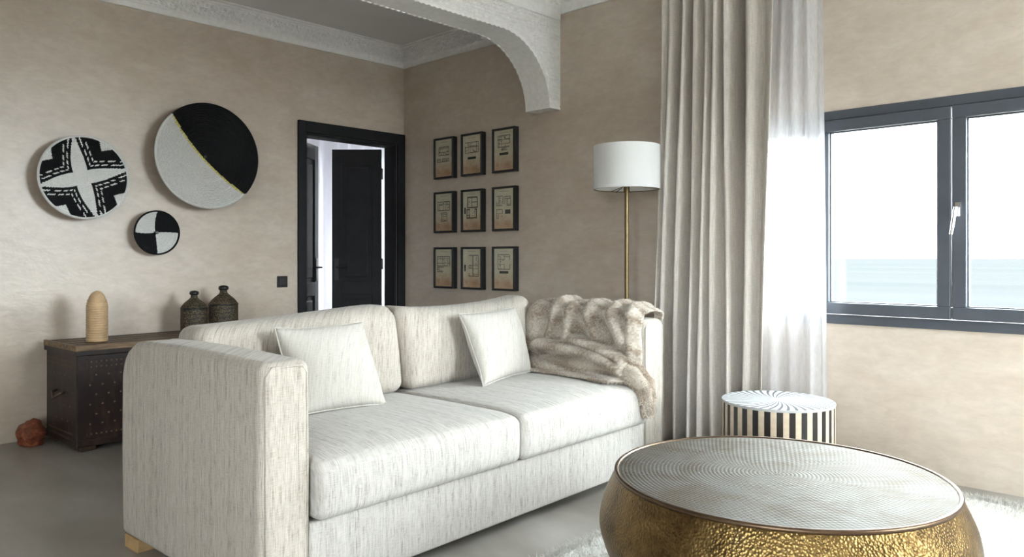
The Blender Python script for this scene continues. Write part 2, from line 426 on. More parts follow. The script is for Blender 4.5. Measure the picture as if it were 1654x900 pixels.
# arched beam
def arch_pts():
    half = [(0.0, 2.245), (-0.06, 2.245), (-0.119, 2.245)]
    for a in np.linspace(0, PI/2, 60): half.append((-0.12-0.5*(1-math.cos(a)), 2.245+0.48*math.sin(a)))
    mid = [(y, 2.725) for y in np.arange(-0.63, YMIN/2, -0.011)]
    h = half+mid
    return h + [(YMIN-y, z) for y, z in h[::-1]]
AP = arch_pts(); X0, X1 = 1.62, 1.86
nz = 56; P = np.zeros((len(AP), nz, 3))
for i, (y, z) in enumerate(AP):
    zz = np.linspace(z, 2.96, nz); dist = zz-z
    w = np.clip((dist-0.025)/0.02, 0, 1)*np.clip(((-y)-0.012)/0.02, 0, 1)
    band = np.where((dist > 0.02) & (dist < 0.035), -0.006, 0.0)
    P[i, :, 0] = X1 + w*relief(np.full(nz, y), zz, 0.011) + band; P[i, :, 1] = y; P[i, :, 2] = zz
mb = MB().grid(P, flip=True)
sc_ = [(.006 if (k//2) % 2 else 0.0) if 3 < k < len(AP)-4 else 0.0 for k in range(len(AP))]      # scalloped arrises
mb.grid([[(X1, y, z), (X1, y, z-e), (X1-.014, y, z-e), (X1-.015, y, z), (X0+.015, y, z), (X0+.014, y, z-e), (X0, y, z-e), (X0, y, z)] for (y, z), e in zip(AP, sc_)])
mb.grid([[(X0, y, z), (X0, y, 3.19)] for y, z in AP])
struct(mb.build('trim_5', 'stucco', fixn=False), 'white arched beam with carved plaster face')

# ------------------------------------------------------------------ sea
th = np.linspace(0, 2*PI, 96, endpoint=False)
sea = MB().add([(0, 0, -9)]+[(9000*math.cos(t), 9000*math.sin(t), -9) for t in th], [(0, k+1, (k+1) % 96+1) for k in range(96)]).build('sea', 'sea_water')
tag(sea, 'calm pale sea stretching to the horizon outside the window', 'sea'); sea['kind'] = 'stuff'

# ------------------------------------------------------------------ windows
def window(name, x0, x1, z0, z1, n, label, handles=True):
    root = struct_empty(name, (x0, 0, z0), label)
    W, Hh = x1-x0, z1-z0; fo = 0.052; y0, y1 = -0.012, 0.07
    MB().box(0, W, y0, y1, 0, fo).box(0, W, y0, y1, Hh-fo, Hh).box(0, fo, y0, y1, fo, Hh-fo).box(W-fo, W, y0, y1, fo, Hh-fo).build('window_frame', 'window_paint', root, bevel=0.004)
    sw = (W-2*fo)/n; b = 0.064
    for k in range(n):
        a0 = fo+k*sw+0.003; a1 = fo+(k+1)*sw-0.003; c0, c1 = fo+0.004, Hh-fo-0.004
        s = MB().box(a0, a1, y0-.022, y1-.02, c0, c0+b).box(a0, a1, y0-.022, y1-.02, c1-b, c1).box(a0, a0+b, y0-.022, y1-.02, c0+b, c1-b).box(a1-b, a1, y0-.022, y1-.02, c0+b, c1-b).build('sash', 'window_paint', root, bevel=0.005)
        MB().box(a0+b-.004, a1-b+.004, 0.012, 0.018, c0+b-.004, c1-b+.004).build('pane', 'glass', s)
        g = MB(); q = 0.006
        for (p0, p1, r0, r1) in ((a0+b, a1-b, c0+b, c0+b+q), (a0+b, a1-b, c1-b-q, c1-b), (a0+b, a0+b+q, c0+b+q, c1-b-q), (a1-b-q, a1-b, c0+b+q, c1-b-q)): g.box(p0, p1, -.012, 0.011, r0, r1)
        g.build('glazing_bead', 'window_paint', s)
    if handles:
        for k in range(1, n):
            hx = fo+k*sw + (0.030 if k == 2 else 0.028); hz = Hh*0.48
            if k == 1: continue
            yb = y0-.022
            h = MB().box(hx-.012, hx+.012, yb-.012, yb, hz+.005, hz+.075)
            h.tube([(hx, yb-.006, hz+.045), (hx, yb-.045, hz+.045)], 0.009)
            h.tube([(hx, yb-.045, hz+.050), (hx-.004, yb-.048, hz+.02), (hx-.012, yb-.050, hz-.04), (hx-.020, yb-.048, hz-.085)], [.010, .010, .009, .008]).build('window_handle', 'chrome', root, angle=40)
    return root
window('window_1', *WIN1, 3, 'dark grey framed casement window facing the sea')
w2 = window('added_key_window', 0, KEY_WIN[1]-KEY_WIN[0], KEY_WIN[2], KEY_WIN[3], 2, 'tall dark grey framed window added in the unseen end wall to cast shadows', handles=False)
w2.location = (XMAX, KEY_WIN[1], KEY_WIN[2]); w2.rotation_euler.z = -PI/2
w4 = window('added_fill_window', 0, FILL_WIN[1]-FILL_WIN[0], FILL_WIN[2], FILL_WIN[3], 2, 'dark grey framed window added behind the seating area as fill light', handles=False)
w4.location = (FILL_WIN[1], YMIN, FILL_WIN[2]); w4.rotation_euler.z = PI

# ------------------------------------------------------------------ double door
door = struct_empty('door_1', (0, 0, 0), 'black panelled double door standing ajar')
y0, y1, zt = -1.02, -0.085, 2.17
MB().box(0, .028, y0-.065, y0, 0, zt+.092).box(0, .028, y1, y1+.08, 0, zt+.092).box(0, .028, y0, y1, zt, zt+.092).build('casing', 'door_paint', door, bevel=0.004)
MB().box(-.152, .002, y0, y0+.022, 0, zt).box(-.152, .002, y1-.022, y1, 0, zt).box(-.152, .002, y0+.022, y1-.022, zt-.022, zt).build('jamb', 'door_paint', door, bevel=0.003)
def leaf(hy, sgn, ang, mirror):
    """local: hinge at origin, leaf along +x, front face -y side"""
    w, hh, t = 0.452, 2.125, 0.04
    root = bpy.data.objects.new('door_leaf', None); COL.objects.link(root); root.parent = door; root.empty_display_size = .05
    root.location = (-.180, hy, 0.012); root.rotation_euler.z = ang
    fy = 1 if mirror else -1
    st = 0.085
    f = MB().box(0, st, -t/2, t/2, 0, hh).box(w-st, w, -t/2, t/2, 0, hh)
    rails = [(0, .16), (0.80, 0.92), (hh-.13, hh)]
    for a, b in rails: f.box(st, w-st, -t/2, t/2, a, b)
    f.build('leaf_frame', 'door_paint', root, bevel=0.003)
    for a, b in ((.16, .80), (.92, hh-.13)):
        MB().box(st, w-st, -t/4, t/4, a, b).build('panel_recess', 'door_paint', root)
        MB().box(st+.035, w-st-.035, -t/2+.003, t/2-.003, a+.035, b-.035).build('panel', 'door_paint', root, bevel=0.012)
    for z in (0.28, 1.9, 1.08):
        MB().tube([(-.006, fy*(t/2+.004), z-.05), (-.006, fy*(t/2+.004), z+.05)], .011, 10).build('hinge', 'black_metal', root, angle=40)
    return root, w, t
dl, w_, t_ = leaf(y0+.03, 1, PI/2+math.radians(37), False)
dr, w_, t_ = leaf(y1-.029, -1, -PI/2-math.radians(46), True)
for r, fy in ((dl, -1), (dr, 1)):
    h = MB().box(w_-.06, w_-.025, -t_/2-.004, t_/2+.004, .93, 1.13)
    h.tube([(w_-.042, -t_/2-.05, 1.05), (w_-.042, t_/2+.05, 1.05)], .009)
    for sg in (-1, 1): h.tube([(w_-.042, sg*(t_/2+.045), 1.05), (w_-.15, sg*(t_/2+.048), 1.05)], .008)
    h.build('door_handle', 'black_metal', r, angle=40)

# hall curtain backlit by the hall window
def sheet(fn, nu, nv, th=0):
    return MB().grid([[fn(u, v) for v in np.linspace(0, 1, nv)] for u in np.linspace(0, 1, nu)])
sheer_mat('hall_cloth', 0.0)
hc = sheet(lambda u, v: (-2.05+0.035*math.sin(u*60+0.5*math.sin(u*9)), -0.45+u*1.85, 0.02+v*2.6), 260, 4).build('hall_curtain', 'hall_cloth', smooth=True)
tag(hc, 'white sheer curtain in the bright hall behind the black double door', 'curtain')
hr = MB().tube([(-2.05, -.55, 2.63), (-2.05, 1.5, 2.63)], .012).build('hall_curtain_rail', 'black_metal', angle=40)
tag(hr, 'thin black rail carrying the hall curtain', 'curtain rail')

# ------------------------------------------------------------------ sofa (local x = depth towards room, y = length, z up)
SO = (3.354, -3.182, 0.0); SR = math.radians(2.2)
sofa = thing('sofa', 'long off-white linen sofa with two seat cushions and boxy arms', 'sofa', SO, SR)
MERGE = 0.0006
LN, DP = 2.39, 1.06
def sm(mb, name, mat, parent=sofa): return mb.build(name, mat, parent, smooth=True, merge=MERGE, fixn=True)
sm(rbox(-DP+.10, -0.004, 0.17, 2.20, 0.05, 0.288, 0.012, 3, 6), 'base', 'linen_seat')
def arm(y0, y1):
    mb = rbox(-DP, 0, y0, y1, 0.05, 0.825, 0.035, 5, 14)
    def f(V):
        V = V.copy(); x, z = V[:, 0], V[:, 2]
        # large soft radius at the rear upper corner
        R = 0.15; cx, cz = -DP+R, 0.825-R
        sel = (x < cx) & (z > cz); dx, dz = x[sel]-cx, z[sel]-cz
        m = np.maximum(np.abs(dx), np.abs(dz)); L = np.sqrt(dx*dx+dz*dz)+1e-9
        V[sel, 0] = cx+dx*m/L; V[sel, 2] = cz+dz*m/L
        # softly crowned top, slightly lower in front
        top = np.clip((z-0.6)/0.22, 0, 1); V[:, 2] += top*(0.012*np.sin(np.clip((V[:, 0]+DP)/DP, 0, 1)*PI) - 0.004)
        yc = (y0+y1)/2
        V[:, 1] += (V[:, 1]-yc)*0.05*np.sin(np.clip((z-.05)/.78, 0, 1)*PI)
        return V
    return warp(mb, f)
ARMS = [sm(arm(0.0, 0.178), 'arm', 'linen_arm'), sm(arm(2.192, LN), 'arm', 'linen_arm')]
# welt seams on the front edges of the arms
for ya, yb in ((0.016, 0.162), (2.208, 2.374)):
    pts = [(-.006, ya, .06), (-.004, ya, .78), (-.004, ya+.02, .806), (-.004, yb-.02, .806), (-.004, yb, .78), (-.006, yb, .06)]
    MB().tube(pts, .0045, 6).build('piping', 'linen_arm', ARMS[0 if ya < 1 else 1], smooth=True)
sm(rbox(-DP, -DP+.17, 0.14, 2.25, 0.05, 0.815, 0.05, 4, 12), 'back_panel', 'linen_seat')
def seat_cushion(y0, y1, k):
    mb = rbox(-0.87, 0.034, y0, y1, 0.292, 0.492, 0.034, 4, 18)
    def f(V):
        V = V.copy(); a = np.clip((V[:, 1]-y0)/(y1-y0), 0, 1); b = np.clip((V[:, 0]+.87)/.904, 0, 1)
        top = np.clip((V[:, 2]-.40)/.08, 0, 1); cr = np.sin(a*PI)**.6*np.sin(np.clip(b, 0, 1)*PI)**.5
        V[:, 2] += top*(0.030*cr - 0.012*np.clip((b-.9)/.1, 0, 1) + 0.004*np.sin(7*a+3*k)*cr)
        fr = np.clip((b-.85)/.15, 0, 1); V[:, 0] += fr*0.014*np.sin(np.clip((V[:, 2]-.292)/.2, 0, 1)*PI)*np.sin(a*PI)**.4
        return V
    return warp(mb, f)
sm(seat_cushion(0.182, 1.181, 0), 'seat_cushion', 'linen_seat'); sm(seat_cushion(1.186, 2.188, 1), 'seat_cushion', 'linen_seat')
def back_cushion(y0, y1, k):
    mb = rbox(-0.905, -0.70, y0, y1, 0.50, 0.90, 0.06, 4, 18)
    def f(V):
        V = V.copy(); a = np.clip((V[:, 1]-y0)/(y1-y0), 0, 1); q = np.clip((V[:, 2]-.50)/.40, 0, 1)
        puff = np.sin(a*PI)**.5*np.sin(q*PI)**.6
        fr = np.where(V[:, 0] > -0.80, 1.0, -0.35); V[:, 0] += fr*0.045*puff
        # pinched ears at the outer upper corners, saddle between
        ears = (np.abs(a-.5)*2)**3
        if k == 0: prof = -0.028 + 0.045*np.clip(a*1.15, 0, 1)**1.3 - 0.012*(a > .95)
        else: prof = -0.004 + 0.018*ears + 0.022*a**2 - .012*np.sin(a*PI)
        V[:, 2] += q*prof
        V[:, 0] -= q*0.075                      # leans back
        V[:, 1] += (a-.5)*0.02*q
        V[:, 0] += 0.006*np.sin(V[:, 1]*19+k)*np.sin(V[:, 2]*17)*puff
        return V
    return warp(mb, f)
sm(back_cushion(0.178, 1.178, 0), 'back_cushion', 'linen_arm'); sm(back_cushion(1.196, 2.19, 1), 'back_cushion', 'linen_arm')
simple('foot_wood', (0.42, 0.27, 0.13), 0.5, nscale=14, nvar=0.25)
for (fx, fy) in ((-DP+.012, .01), (-.14, .01), (-DP+.012, LN-.13), (-.14, LN-.13)):
    MB().box(fx, fx+.12, fy, fy+.12, 0, .0515).build('foot', 'foot_wood', sofa, bevel=0.004)

# ------------------------------------------------------------------ throw pillows: bilinear between 4 corners, inflated
def s2w(p):
    c, s = math.cos(SR), math.sin(SR); x, y, z = p
    return Vector((SO[0]+c*x-s*y, SO[1]+s*x+c*y, z))
def pillow(label, bl, br, tl, tr, thick, seed):
    bl, br, tl, tr = [np.array(q, float) for q in (bl, br, tl, tr)]
    cen = (bl+br+tl+tr)/4; base = np.array([cen[0], cen[1], min(bl[2], br[2])])
    nrm = np.cross((br+tr-bl-tl), (tl+tr-bl-br)); nrm /= np.linalg.norm(nrm)
    if nrm[0] < 0: nrm = -nrm
    n = 34; root = thing('throw_pillow', label, 'pillow', tuple(s2w(base)), SR, 'throw pillows on the sofa')
    U = np.linspace(-1, 1, n); r = np.random.default_rng(seed); sides = []
    for sg in (1, -1):
        P = np.zeros((n, n, 3))
        for i, u in enumerate(U):
            for j, v in enumerate(U):
                # edges bow in between the pointed corners
                uu = u*(1-0.055*(1-v*v)); vv = v*(1-0.055*(1-u*u))
                p = ((1-uu)*(1-vv)*bl+(1+uu)*(1-vv)*br+(1-uu)*(1+vv)*tl+(1+uu)*(1+vv)*tr)/4
                b = (max(0, 1-u*u)**.5*max(0, 1-v*v)**.5)**0.95
                wr = 0.006*math.sin(5*u+2.3*v+seed)*math.sin(4*v-u)*(1-b)*(abs(u*v)+.2)
                P[i, j] = p-base+nrm*sg*(thick*(b+0.012*math.sin(6*u*v+seed)*b)+ (0.0025 if b == 0 else 0)*0)+nrm*wr
        sides.append(P)
    mb = MB().grid(sides[0]).grid(sides[1], flip=True)
    cov = mb.build('cover', 'linen_pillow', root, smooth=True, merge=1e-5, fixn=True)
    e = sides[0]; loop = [tuple(e[i, 0]) for i in range(n)]+[tuple(e[-1, j]) for j in range(1, n)]+[tuple(e[i, -1]) for i in range(n-2, -1, -1)]+[tuple(e[0, j]) for j in range(n-2, -1, -1)]
    MB().tube(loop, .0035, 6).build('seam', 'linen_pillow', cov, smooth=True)
    return root
pillow('larger cream linen pillow beside the studded chest end of the sofa', (-.50, .43, .525), (-.49, .885, .51), (-.665, .44, .86), (-.655, .875, .862), .085, 1)
pillow('smaller cream linen pillow leaning beside the fur throw', (-.475, 1.475, .515), (-.60, 1.985, .52), (-.665, 1.50, .862), (-.72, 1.99, .872), .085, 4)

# ------------------------------------------------------------------ fur throw over the far arm
def blades(mb_pts, nrm, length, width, cols, droop, seed, spread=0.6, curl=0.0):
    r = np.random.default_rng(seed); n = len(mb_pts)
    d = nrm + r.normal(0, spread, (n, 3)); d[:, 2] -= droop
    dot = (d*nrm).sum(1, keepdims=True); d = d - nrm*np.minimum(dot-0.25, 0)
    d /= np.linalg.norm(d, axis=1, keepdims=True)
    L = length*r.uniform(.6, 1.25, (n, 1)); side = np.cross(d, r.normal(0, 1, (n, 3))); side /= np.linalg.norm(side, axis=1, keepdims=True)+1e-9
    tip = mb_pts + d*L + np.array([0, 0, -1])*L*curl
    V = np.stack([mb_pts-side*width/2-nrm*.003, mb_pts+side*width/2-nrm*.003, tip], 1).reshape(-1, 3)
    return V
def tri_object(name, V, cols, mat, parent):
    n = len(V)//3; me = bpy.data.meshes.new(name); me.from_pydata([tuple(p) for p in V], [], [(3*i, 3*i+1, 3*i+2) for i in range(n)])
    me.materials.append(M[mat]); o = bpy.data.objects.new(name, me); COL.objects.link(o); o.parent = parent; o['kind'] = 'stuff'
    set_col(o, cols); return o
def surf_samples(V, F, n, seed):
    r = np.random.default_rng(seed); V = np.asarray(V); T = []
    for f in F:
        T.append((f[0], f[1], f[2]))
        if len(f) == 4: T.append((f[0], f[2], f[3]))
    T = np.array(T); a, b, c = V[T[:, 0]], V[T[:, 1]], V[T[:, 2]]; cr = np.cross(b-a, c-a); A = np.linalg.norm(cr, axis=1)
    k = r.choice(len(T), n, p=A/A.sum()); u, v = r.random((2, n)); s = u+v > 1; u[s], v[s] = 1-u[s], 1-v[s]
    N = cr[k]/(A[k][:, None]+1e-12)
    return a[k]+u[:, None]*(b-a)[k]+v[:, None]*(c-a)[k], N
throw = thing('fur_throw', 'fluffy beige faux fur throw draped over the sofa arm', 'blanket', tuple(s2w((-.35, 2.2, .82))), SR)
T0 = np.array([-.35, 2.2, .82])
ridges = [([(-.72, .93), (-.69, .74), (-.70, .55)], .085, .060), ([(-.57, .95), (-.55, .80), (-.58, .68)], .034, .050), ([(-.47, .95), (-.445, .80), (-.45, .67)], .030, .055),
          ([(-.35, .95), (-.32, .82), (-.27, .74)], .030, .048), ([(-.23, .95), (-.17, .82), (-.10, .72)], .032, .050), ([(-.09, .95), (-.04, .82), (-.02, .66)], .036, .052),
          ([(-.62, .655), (-.46, .645), (-.28, .635), (-.14, .60), (-.03, .55)], .032, .115),
          ([(-.70, .55), (-.44, .545), (-.2, .53), (-.02, .50)], .040, .105), ([(-.40, .70), (-.24, .665), (-.09, .62), (-.02, .56)], .022, .085)]
def fold(v, z):
    out = 0
    for pl, w, h in ridges:
        best = 9
        for (a, b), (c, d) in zip(pl[:-1], pl[1:]):
            dx, dz = c-a, d-b; t = max(0, min(1, ((v-a)*dx+(z-b)*dz)/(dx*dx+dz*dz)))
            best = min(best, math.hypot(v-a-t*dx, z-b-t*dz))
        g = h*math.exp(-(best/w)**2); out = math.log(math.exp(out*70)+math.exp(g*70)-1)/70
    return out
rows = []
for s in np.linspace(0, 1, 110):
    v = -.755+s*.748; row = []
    ze = .50-.0*s
    path = [(2.395, .835), (2.40, .845), (2.398, .855), (2.385, .870), (2.34, .882), (2.26, .884), (2.20, .875), (2.165, .85), (2.150, .80), (2.140, .74), (2.130, .68), (2.120, .62), (2.110, .56), (2.095, .53), (2.06, .522), (2.03, .515)]
    # resample
    q = np.array(path); L = np.r_[0, np.cumsum(np.linalg.norm(np.diff(q, axis=0), axis=1))]
    for t in np.linspace(0, L[-1], 90):
        u, z = np.interp(t, L, q[:, 0]), np.interp(t, L, q[:, 1])
        inner = t > L[6]
        zz = z if inner else 0.90
        vv = v + 0.012*math.sin(17*z+4)
        h = fold(vv, zz)
        edge = min(1, s/.06, (1-s)/.06)
        dn = 1 if inner else 0
        lip = (0.012*math.sin(vv*31)+0.008*math.sin(vv*67+z*9))
        if inner: p = (vv, u-h*edge+0.006, z+0.10*h*edge)
        else: p = (vv, u-0.10*h*edge, z+(h*.45+lip)*edge)
        # wrap rear and front edges softly back towards the arm
        k = 1-edge
        p = (p[0], p[1]+(0.035*k if inner else 0), p[2]-(0.02*k if not inner else 0))
        row.append(np.array(p)-T0)
    rows.append(row)
tb = MB().grid(np.array(rows))
roll = [(-.68, 2.095, .56), (-.52, 2.075, .565), (-.36, 2.06, .57), (-.20, 2.06, .57), (-.09, 2.07, .565), (.0, 2.08, .545), (.045, 2.095, .49), (.058, 2.11, .42), (.058, 2.125, .355), (.05, 2.13, .335)]
tb.tube([np.array(p)-T0 for p in roll], [.03, .05, .052, .052, .052, .05, .045, .040, .03, .010], 14)
roll2 = [(-.40, 2.10, .64), (-.25, 2.09, .635), (-.1, 2.10, .61), (0.0, 2.12, .57), (.05, 2.14, .50), (.058, 2.15, .43), (.05, 2.15, .37)]
tb.tube([np.array(p)-T0 for p in roll2], [.02, .036, .04, .04, .038, .03, .012], 12)
hide = tb.build('hide', 'fur', throw, smooth=True)
hide.modifiers.new('solid', 'SOLIDIFY').thickness = 0.008
bmN = np.array([p.normal for p in hide.data.polygons])
def furcol(P, r):
    f = 0.5+0.5*np.sin(P[:, 0]*23+4*np.sin(P[:, 2]*19)+3*np.sin(P[:, 1]*31))
    t = np.clip(0.55*f+r.uniform(0, .6, len(P)), 0, 1)[:, None]
    return (1-t)*np.array([.38, .28, .20])+t*np.array([.82, .75, .66])
rr = np.random.default_rng(5)
fc = np.array([np.mean([hide.data.vertices[i].co for i in p.vertices], axis=0) for p in hide.data.polygons])
set_col(hide, furcol(fc, rr)*0.8)
pts, nn = surf_samples(tb.v, tb.f, 90000, 3)
# orient outward: away from the arm core / tube centres
core = np.array([-.35, 2.29, .66])-T0
flip = ((pts-np.array([0, core[1], core[2]]))[:, 1:]*nn[:, 1:]).sum(1) < 0
ng = 63*59
nn[flip] *= -1
tri_object('fur_pile', blades(pts, nn, .016, .0035, None, .35, 8, .55), furcol(pts, rr), 'fur', throw)

# ------------------------------------------------------------------ rug
rug = thing('shag_rug', 'cream shaggy wool rug under the brass table', 'rug', (3.62, -4.4, 0))
RX, RY = 2.9, 4.18
MB().box(0, RX, 0, RY, 0.001, .012).build('backing', 'stucco', rug)
n = 150000
rp = np.column_stack([rng.random(n)*RX, rng.random(n)*RY, np.full(n, .010)])
# keep what can be seen: denser where the camera looks
edge = rng.random(n) < .06
rp[edge, 0] = np.abs(rng.normal(0, .018, edge.sum())) - .012
e2 = rng.random(n) < .06; rp[e2, 1] = RY-np.abs(rng.normal(0, .02, e2.sum()))+.012
rn = np.tile([0., 0., 1.], (n, 1))
rc = np.array([.70, .68, .645])*rng.uniform(.85, 1.05, (n, 1)); rc = np.clip(rc, 0, .95)
rv = blades(rp, rn, .042, .006, None, 0.25, 9, 0.75, 0.25); rv[:, 2] = np.maximum(rv[:, 2], .002)
tri_object('pile', rv, rc, 'rug_pile', rug)

# ------------------------------------------------------------------ brass drum table
TC = (4.398, -1.885); TH = 0.43; TR = 0.54
tbl = thing('drum_table', 'round hammered brass drum coffee table on the rug', 'table', (*TC, 0.012))
zb = -0.012
prof = [(.40, .002), (.43, .004), (.455, .02), (.515, .07), (.556, .13), (.580, .19), (.590, .235), (.586, .28), (.574, .325), (.556, .365), (.543, .392), (.536, .404)]
def smoothprof(p, k=4):
    p = np.array(p); t = np.arange(len(p)); tt = np.linspace(0, len(p)-1, k*(len(p)-1)+1); out = []
    for q in tt:
        i = min(int(q), len(p)-2); f = q-i; p0, p1, p2, p3 = p[max(i-1, 0)], p[i], p[i+1], p[min(i+2, len(p)-1)]
        out.append(.5*((2*p1)+(-p0+p2)*f+(2*p0-5*p1+4*p2-p3)*f*f+(-p0+3*p1-3*p2+p3)*f**3))
    return [tuple(x) for x in out]
MB().lathe(smoothprof(prof), 160).build('body', 'hammered_brass', tbl, smooth=True)
tz = TH+zb
rim = [(TR-.010, tz-.016), (TR-.002, tz-.014), (TR, tz-.008), (TR-.001, tz-.003), (TR-.006, tz), (TR-.012, tz-.001), (TR-.015, tz-.005)]
simple('rim_bronze', (0.13, 0.085, 0.055), 0.36, 1.0, nvar=0.1)
MB().lathe(rim, 160).build('rim', 'rim_bronze', tbl, smooth=True)
MB().lathe([(TR-.030, tz-.022), (TR-.008, tz-.022), (TR-.008, tz-.014), (TR-.03, tz-.014)], 160).build('rim_shade_strip', 'dark_wood', tbl)  # dark strip standing in for the shade below the rim
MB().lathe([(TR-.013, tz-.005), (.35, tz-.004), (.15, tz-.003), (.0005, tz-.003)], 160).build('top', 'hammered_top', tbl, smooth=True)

# ------------------------------------------------------------------ inlaid stool
STC = (3.891, -0.777); ST_H = 0.46; ST_R = 0.261
st = thing('inlay_stool', 'round black and cream striped inlay drum stool', 'stool', (*STC, 0.045))
st.location.z = 0.016
hz = ST_H-.016
simple('bone', (0.50, 0.41, 0.31), 0.45, nscale=30, nvar=0.12); simple('ebony', (0.012, 0.011, 0.011), 0.3)
simple('bone_white', (0.40, 0.40, 0.395), 0.75, spec=0.08, nscale=40, nvar=0.05); simple('bone_grey', (0.085, 0.09, 0.10), 0.75, spec=0.08, nscale=40, nvar=0.08)
MB().lathe([(.0005, .002), (ST_R-.006, .002), (ST_R-.006, hz-.014), (.0005, hz-.014)], 96).build('core', 'ebony', st)
npair = 30
def strip(w0, w1, mat, rad):
    mb = MB(); 
    A = np.linspace(w0, w1, 4); P = [[(rad*math.cos(a), rad*math.sin(a), z) for z in (.006, hz-.012)] for a in A]
    mb.grid(P); mb.grid([[((rad-.006)*math.cos(a), (rad-.006)*math.sin(a), z) for z in (.006, hz-.012)] for a in A], flip=True)
    for a in (A[0], A[-1]): mb.add([((rad-.006)*math.cos(a), (rad-.006)*math.sin(a), .006), (rad*math.cos(a), rad*math.sin(a), .006), (rad*math.cos(a), rad*math.sin(a), hz-.012), ((rad-.006)*math.cos(a), (rad-.006)*math.sin(a), hz-.012)], [(0, 1, 2, 3)])
    return mb.build('inlay_strip', mat, st)
da = 2*PI/npair
b0 = strip(0, da*.48, 'bone', ST_R-.001); e0 = strip(da*.48, da, 'ebony', ST_R-.002)
for k in range(1, npair):
    link_copy(b0, st, rz=k*da); link_copy(e0, st, rz=k*da)
# pinwheel top: curved wedges
mb = MB(); nw = 40; rad = np.linspace(.03, ST_R, 12)
for k in range(nw*2):
    a0 = k*PI/nw; a1 = a0+PI/nw
    f = 0.62 if k % 2 == 0 else 0.38
    a0 = (k//2)*2*PI/nw + (0 if k % 2 == 0 else 2*PI/nw*.64); a1 = (k//2)*2*PI/nw + (2*PI/nw*.64 if k % 2 == 0 else 2*PI/nw)
    mb.grid([[(r*math.cos(a+0.3*(1-r/ST_R)), r*math.sin(a+0.3*(1-r/ST_R)), hz) for a in (a0, a1)] for r in rad], mi=k % 2)
mb.lathe([(ST_R, hz), (ST_R+.001, hz-.004), (ST_R, hz-.012), (.0005, hz-.012)], 128, mi=0)
mb.lathe([(.0005, hz+.0012), (.034, hz+.0012), (.036, hz-.001)], 48, mi=0)
mb.build('top', ['bone_white', 'bone_grey'], st)

# ------------------------------------------------------------------ floor lamp
LX, LY = 2.738, -0.40
lamp = thing('floor_lamp', 'brass floor lamp with white drum shade behind the sofa', 'lamp', (LX, LY, 0))
MB().lathe([(.0005, 0), (.13, 0), (.132, .008), (.128, .016), (.02, .022), (.0005, .022)], 48).build('base', 'brass', lamp, angle=40)
MB().tube([(0, 0, .02), (0, 0, 1.60)], .0125, 16).build('pole', 'brass', lamp, angle=40)
MB().tube([(0, 0, 1.555), (0, 0, 1.60)], .019, 16).build('collar', 'brass', lamp, angle=40)
R = .207
MB().lathe([(R-.002, 1.575), (R, 1.575), (R, 1.846), (R-.002, 1.846), (R-.002, 1.575)], 80).build('lamp_shade', 'lamp_shade_cloth', lamp, angle=40)
ring = MB()
for z in (1.577, 1.844):
    MB().tube([((R-.004)*math.cos(a), (R-.004)*math.sin(a), z) for a in np.linspace(0, 2*PI, 49)], .003, 6).build('shade_ring', 'brass', lamp, angle=40)
for k in range(3): ring.tube([(0, 0, 1.60), ((R-.004)*math.cos(k*2.094+.6), (R-.004)*math.sin(k*2.094+.6), 1.578)], .0022, 6)
ring.build('shade_spider', 'brass', lamp, angle=40)
MB().lathe([(.0005, 1.60), (.017, 1.60), (.017, 1.655), (.0005, 1.655)], 20).build('socket', 'brass', lamp, angle=40)
MB().lathe([(.012, 1.655), (.014, 1.67), (.028, 1.705), (.030, 1.725), (.022, 1.75), (.0005, 1.76)], 24).build('bulb', 'lamp_shade_cloth', lamp, smooth=True)
cord = MB().tube([(-.02, .0, 1.602), (-.055, .02, 1.585), (-.09, .03, 1.572), (-.10, .03, 1.560)], .0022, 6).build('pull_cord', 'black_metal', lamp)

# ------------------------------------------------------------------ curtains
def curtain_mesh(xt, xb, val, y0, zt, zbm, rows=44, n_per=20, sway=0.006, ph=0.0, lean=0.25):
    """xt/xb: ridge positions at the top and the bottom; val: depth of the valley after each ridge"""
    cols = [(k, j/n_per) for k in range(len(xt)-1) for j in range(n_per)] + [(len(xt)-2, 1.0)]
    P = np.zeros((len(cols), rows, 3))
    for i, (k, t) in enumerate(cols):
        for j in range(rows):
            q = j/(rows-1); z = zt+(zbm-zt)*q; e = q*q*(3-2*q)
            a = xt[k]+(xb[k]-xt[k])*e; b = xt[k+1]+(xb[k+1]-xt[k+1])*e
            dv = val[k]*(0.75+0.45*q+0.12*math.sin(5*q+k))
            s_ = 1-abs(math.cos(PI*t))**1.25
            sk = t+lean*(0.5-abs(t-.5))*0.5
            x = a+(b-a)*sk + sway*(math.sin(4.1*q+k*1.7+ph)*(1-t)+math.sin(4.1*q+(k+1)*1.7+ph)*t)
            y = y0 - 0.15 + dv*s_ + 0.008*math.sin(5*q+k*2.1)*(1-s_)
            P[i, j] = (x, y, z)
    return MB().grid(P)
xt = [2.895, 2.955, 3.06, 3.135, 3.20, 3.258, 3.335, 3.468, 3.62]
xb = [2.835, 2.880, 2.975, 3.075, 3.155, 3.235, 3.335, 3.445, 3.56]
vd = [.03, .10, .19, .08, .06, .08, .20, .06]
cur = thing('drape', 'heavy grey-beige linen curtain beside the window', 'curtain', (3.2, -.1, 0))
o = curtain_mesh([x-3.2 for x in xt], [x-3.2 for x in xb], vd, 0.0, 3.02, .004).build('panel', 'curtain_linen', cur, smooth=True)
o.modifiers.new('solid', 'SOLIDIFY').thickness = .004
xt2 = [3.55, 3.62, 3.69, 3.77, 3.845]; xb2 = [3.46, 3.56, 3.67, 3.78, 3.885]
she = thing('sheer_curtain', 'white sheer curtain hanging between the linen curtain and the window', 'curtain', (3.7, -.07, 0))
curtain_mesh([x-3.7 for x in xt2], [x-3.7 for x in xb2], [.03, .045, .04, .03], .09, 3.02, .006, n_per=14, sway=.004, ph=1).build('panel', 'sheer', she, smooth=True)
